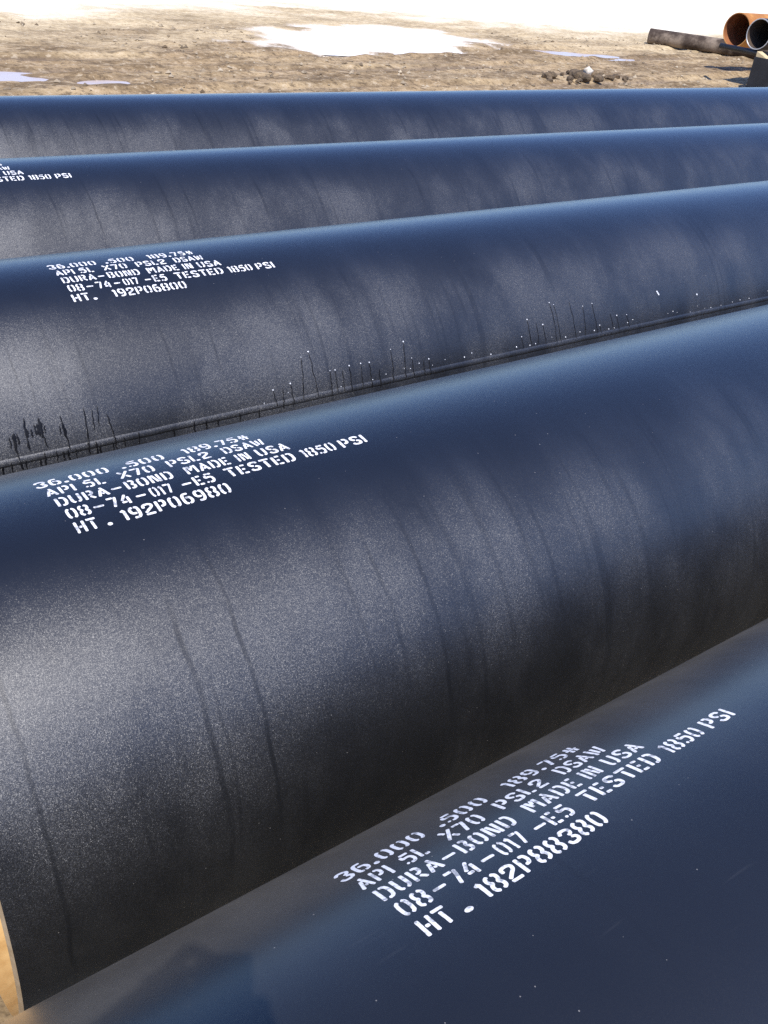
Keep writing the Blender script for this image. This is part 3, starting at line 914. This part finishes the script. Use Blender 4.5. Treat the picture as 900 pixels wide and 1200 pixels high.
for sg in (-1, 1):
    hp = add(P(sg * 0.10, 0.0, hip - 0.06), 0.095, 0.10, pel)
    kn = add(P(sg * 0.12, 0.03, hip * 0.52), 0.064, 0.066, hp)
    an = add(P(sg * 0.13, -0.01, 0.10), 0.046, 0.05, kn)
    toe = add(P(sg * 0.15, 0.15, 0.042), 0.042, 0.040, an)
    so = add(P(sg * 0.19, 0.02, sh - 0.03), 0.062, 0.062, ub)
    wrist = loc(cam_pt(-0.021 + sg * 0.060, -0.110, -0.055)) if sg > 0 else loc(cam_pt(-0.195, -0.130, -0.055))
    el = add(P(sg * 0.27, 0.16, sh - 0.26), 0.046, 0.046, so)
    fa = add((J[el][0] * 0.5 + wrist * 0.5), 0.040, 0.040, el)
    add(wrist, 0.027, 0.030, fa)
def mat_body():
    m = bpy.data.materials.new('jacket_and_skin'); T = NT(m)
    P_ = T.n('ShaderNodeNewGeometry').outputs['Position']
    sp = T.n('ShaderNodeSeparateXYZ'); T.link(P_, sp.inputs[0])
    a = T.noise(P_, 30.0, 4.0, 0.6)
    c1 = T.mixc(a, (0.035, 0.04, 0.055), (0.06, 0.065, 0.08))
    c2 = T.mixc(a, (0.42, 0.25, 0.17), (0.50, 0.31, 0.22))
    near = T.math('LESS_THAN', T.vmath('DISTANCE', P_, tuple(Vector((STAND.x, STAND.y, hz - 0.02)) + FWD * 0.10)), 0.17)
    T.pbsdf(Base_Color=T.mixc(T.math('MULTIPLY', near, T.math('GREATER_THAN', sp.outputs[2], neck - 0.005)), c1, c2), Roughness=0.7)
    return m
body = skin_mesh('body', J, Ed, mat_body(), person, 2, 0)
# hands: palm, four fingers and a thumb, closed on the lower edges of the phone
for sg in (-1, 1):
    Jh, Eh = [], []
    def hadd(x, y, z, r, to=None):
        Jh.append((loc(cam_pt(-0.021 + sg * x, y, z)), r, r)); i = len(Jh) - 1
        if to is not None: Eh.append((to, i))
        return i
    if sg > 0:          # right hand under the lower right edge
        w0 = hadd(0.060, -0.110, -0.055, 0.024)
        p1 = hadd(0.052, -0.080, -0.038, 0.022, w0)
        for k, (yy, ln) in enumerate(((-0.040, 1.0), (-0.058, 1.05), (-0.076, 1.0), (-0.091, 0.82))):
            b0 = hadd(0.039, yy, -0.022, 0.0095, p1)
            b1 = hadd(0.037, yy - 0.004, -0.001, 0.0085, b0)
            b2 = hadd(0.041 - 0.020 * ln, yy - 0.010, 0.0035, 0.0075, b1)
            hadd(0.041 - 0.030 * ln, yy - 0.014, 0.0025, 0.0062, b2)
        t0 = hadd(0.040, -0.062, -0.040, 0.0125, p1)
        t1 = hadd(0.027, -0.046, -0.030, 0.0100, t0)
        hadd(0.014, -0.036, -0.0225, 0.0080, t1)
    else:               # left hand comes in from the side and closes on the upper left edge
        w0 = hadd(0.174, -0.130, -0.055, 0.027)
        p0 = hadd(0.128, -0.090, -0.038, 0.027, w0)
        p1 = hadd(0.088, -0.048, -0.024, 0.029, p0)
        hadd(0.056, -0.028, -0.018, 0.018, p1)
        for k, (ya, yb, yc) in enumerate(((-0.010, 0.010, -0.002), (-0.028, -0.014, -0.020), (-0.046, -0.034, -0.040), (-0.064, -0.054, -0.058))):
            ln = (0.95, 1.05, 1.0, 0.8)[k]
            b0 = hadd(0.060, ya, -0.014, 0.0100, p1)
            b1 = hadd(0.040, yb, -0.001, 0.0090, b0)
            b2 = hadd(0.040 - 0.022 * ln, yc, 0.0035, 0.0075, b1)
            hadd(0.040 - 0.032 * ln, yc - 0.004, 0.0028, 0.0062, b2)
        t0 = hadd(0.074, -0.066, -0.040, 0.0125, p1)
        t1 = hadd(0.048, -0.052, -0.032, 0.0100, t0)
        hadd(0.026, -0.044, -0.0235, 0.0080, t1)
    skin_mesh('hand', Jh, Eh, M_skin, person, 2, 0)
# trousers, boots, face and hat as clothing over the body
def shell(name, prof, centre, mat, sx=1.0, sy=1.0, n=40, rot=0.0):
    V, F = [], []
    for r, z in prof:
        for i in range(n):
            a = 2 * math.pi * i / n
            q = SIDE * (math.cos(a) * r * sx) + FWD * (math.sin(a) * r * sy)
            V.append(tuple(centre + q + Vector((0, 0, z))))
    for j in range(len(prof) - 1):
        for i in range(n):
            k = (i + 1) % n
            F.append((j * n + i, j * n + k, (j + 1) * n + k, (j + 1) * n + i))
    F.append(tuple(range((len(prof) - 1) * n, len(prof) * n)))
    return mesh_obj(name, V, F, mat, person, True)
hatc = P(0, 0.095, hz + 0.045)
shell('hard_hat', [(0.150, -0.012), (0.146, -0.004), (0.114, 0.000), (0.110, 0.035), (0.098, 0.070), (0.072, 0.098), (0.036, 0.112), (0.008, 0.115)], hatc, M_hat, 0.90, 1.10)
for sg in (-1, 1):
    shell('trouser_leg', [(0.070, 0.10), (0.074, 0.30), (0.084, hip * 0.52), (0.108, hip - 0.16), (0.118, hip - 0.02)], P(sg * 0.118, 0.005, 0.0), M_jeans)
    shell('boot', [(0.075, 0.002), (0.078, 0.05), (0.066, 0.09), (0.062, 0.16), (0.03, 0.17)], P(sg * 0.14, 0.06, 0.0), M_boot, 0.85, 1.75)
    shell('eye', [(0.012, -0.006), (0.013, 0.0), (0.008, 0.009), (0.002, 0.011)], P(sg * 0.032, 0.182, hz + 0.012), M_hat)
    shell('ear', [(0.010, -0.030), (0.017, -0.01), (0.020, 0.012), (0.010, 0.030)], P(sg * 0.082, 0.09, hz - 0.005), M_skin, 0.6, 1.2)
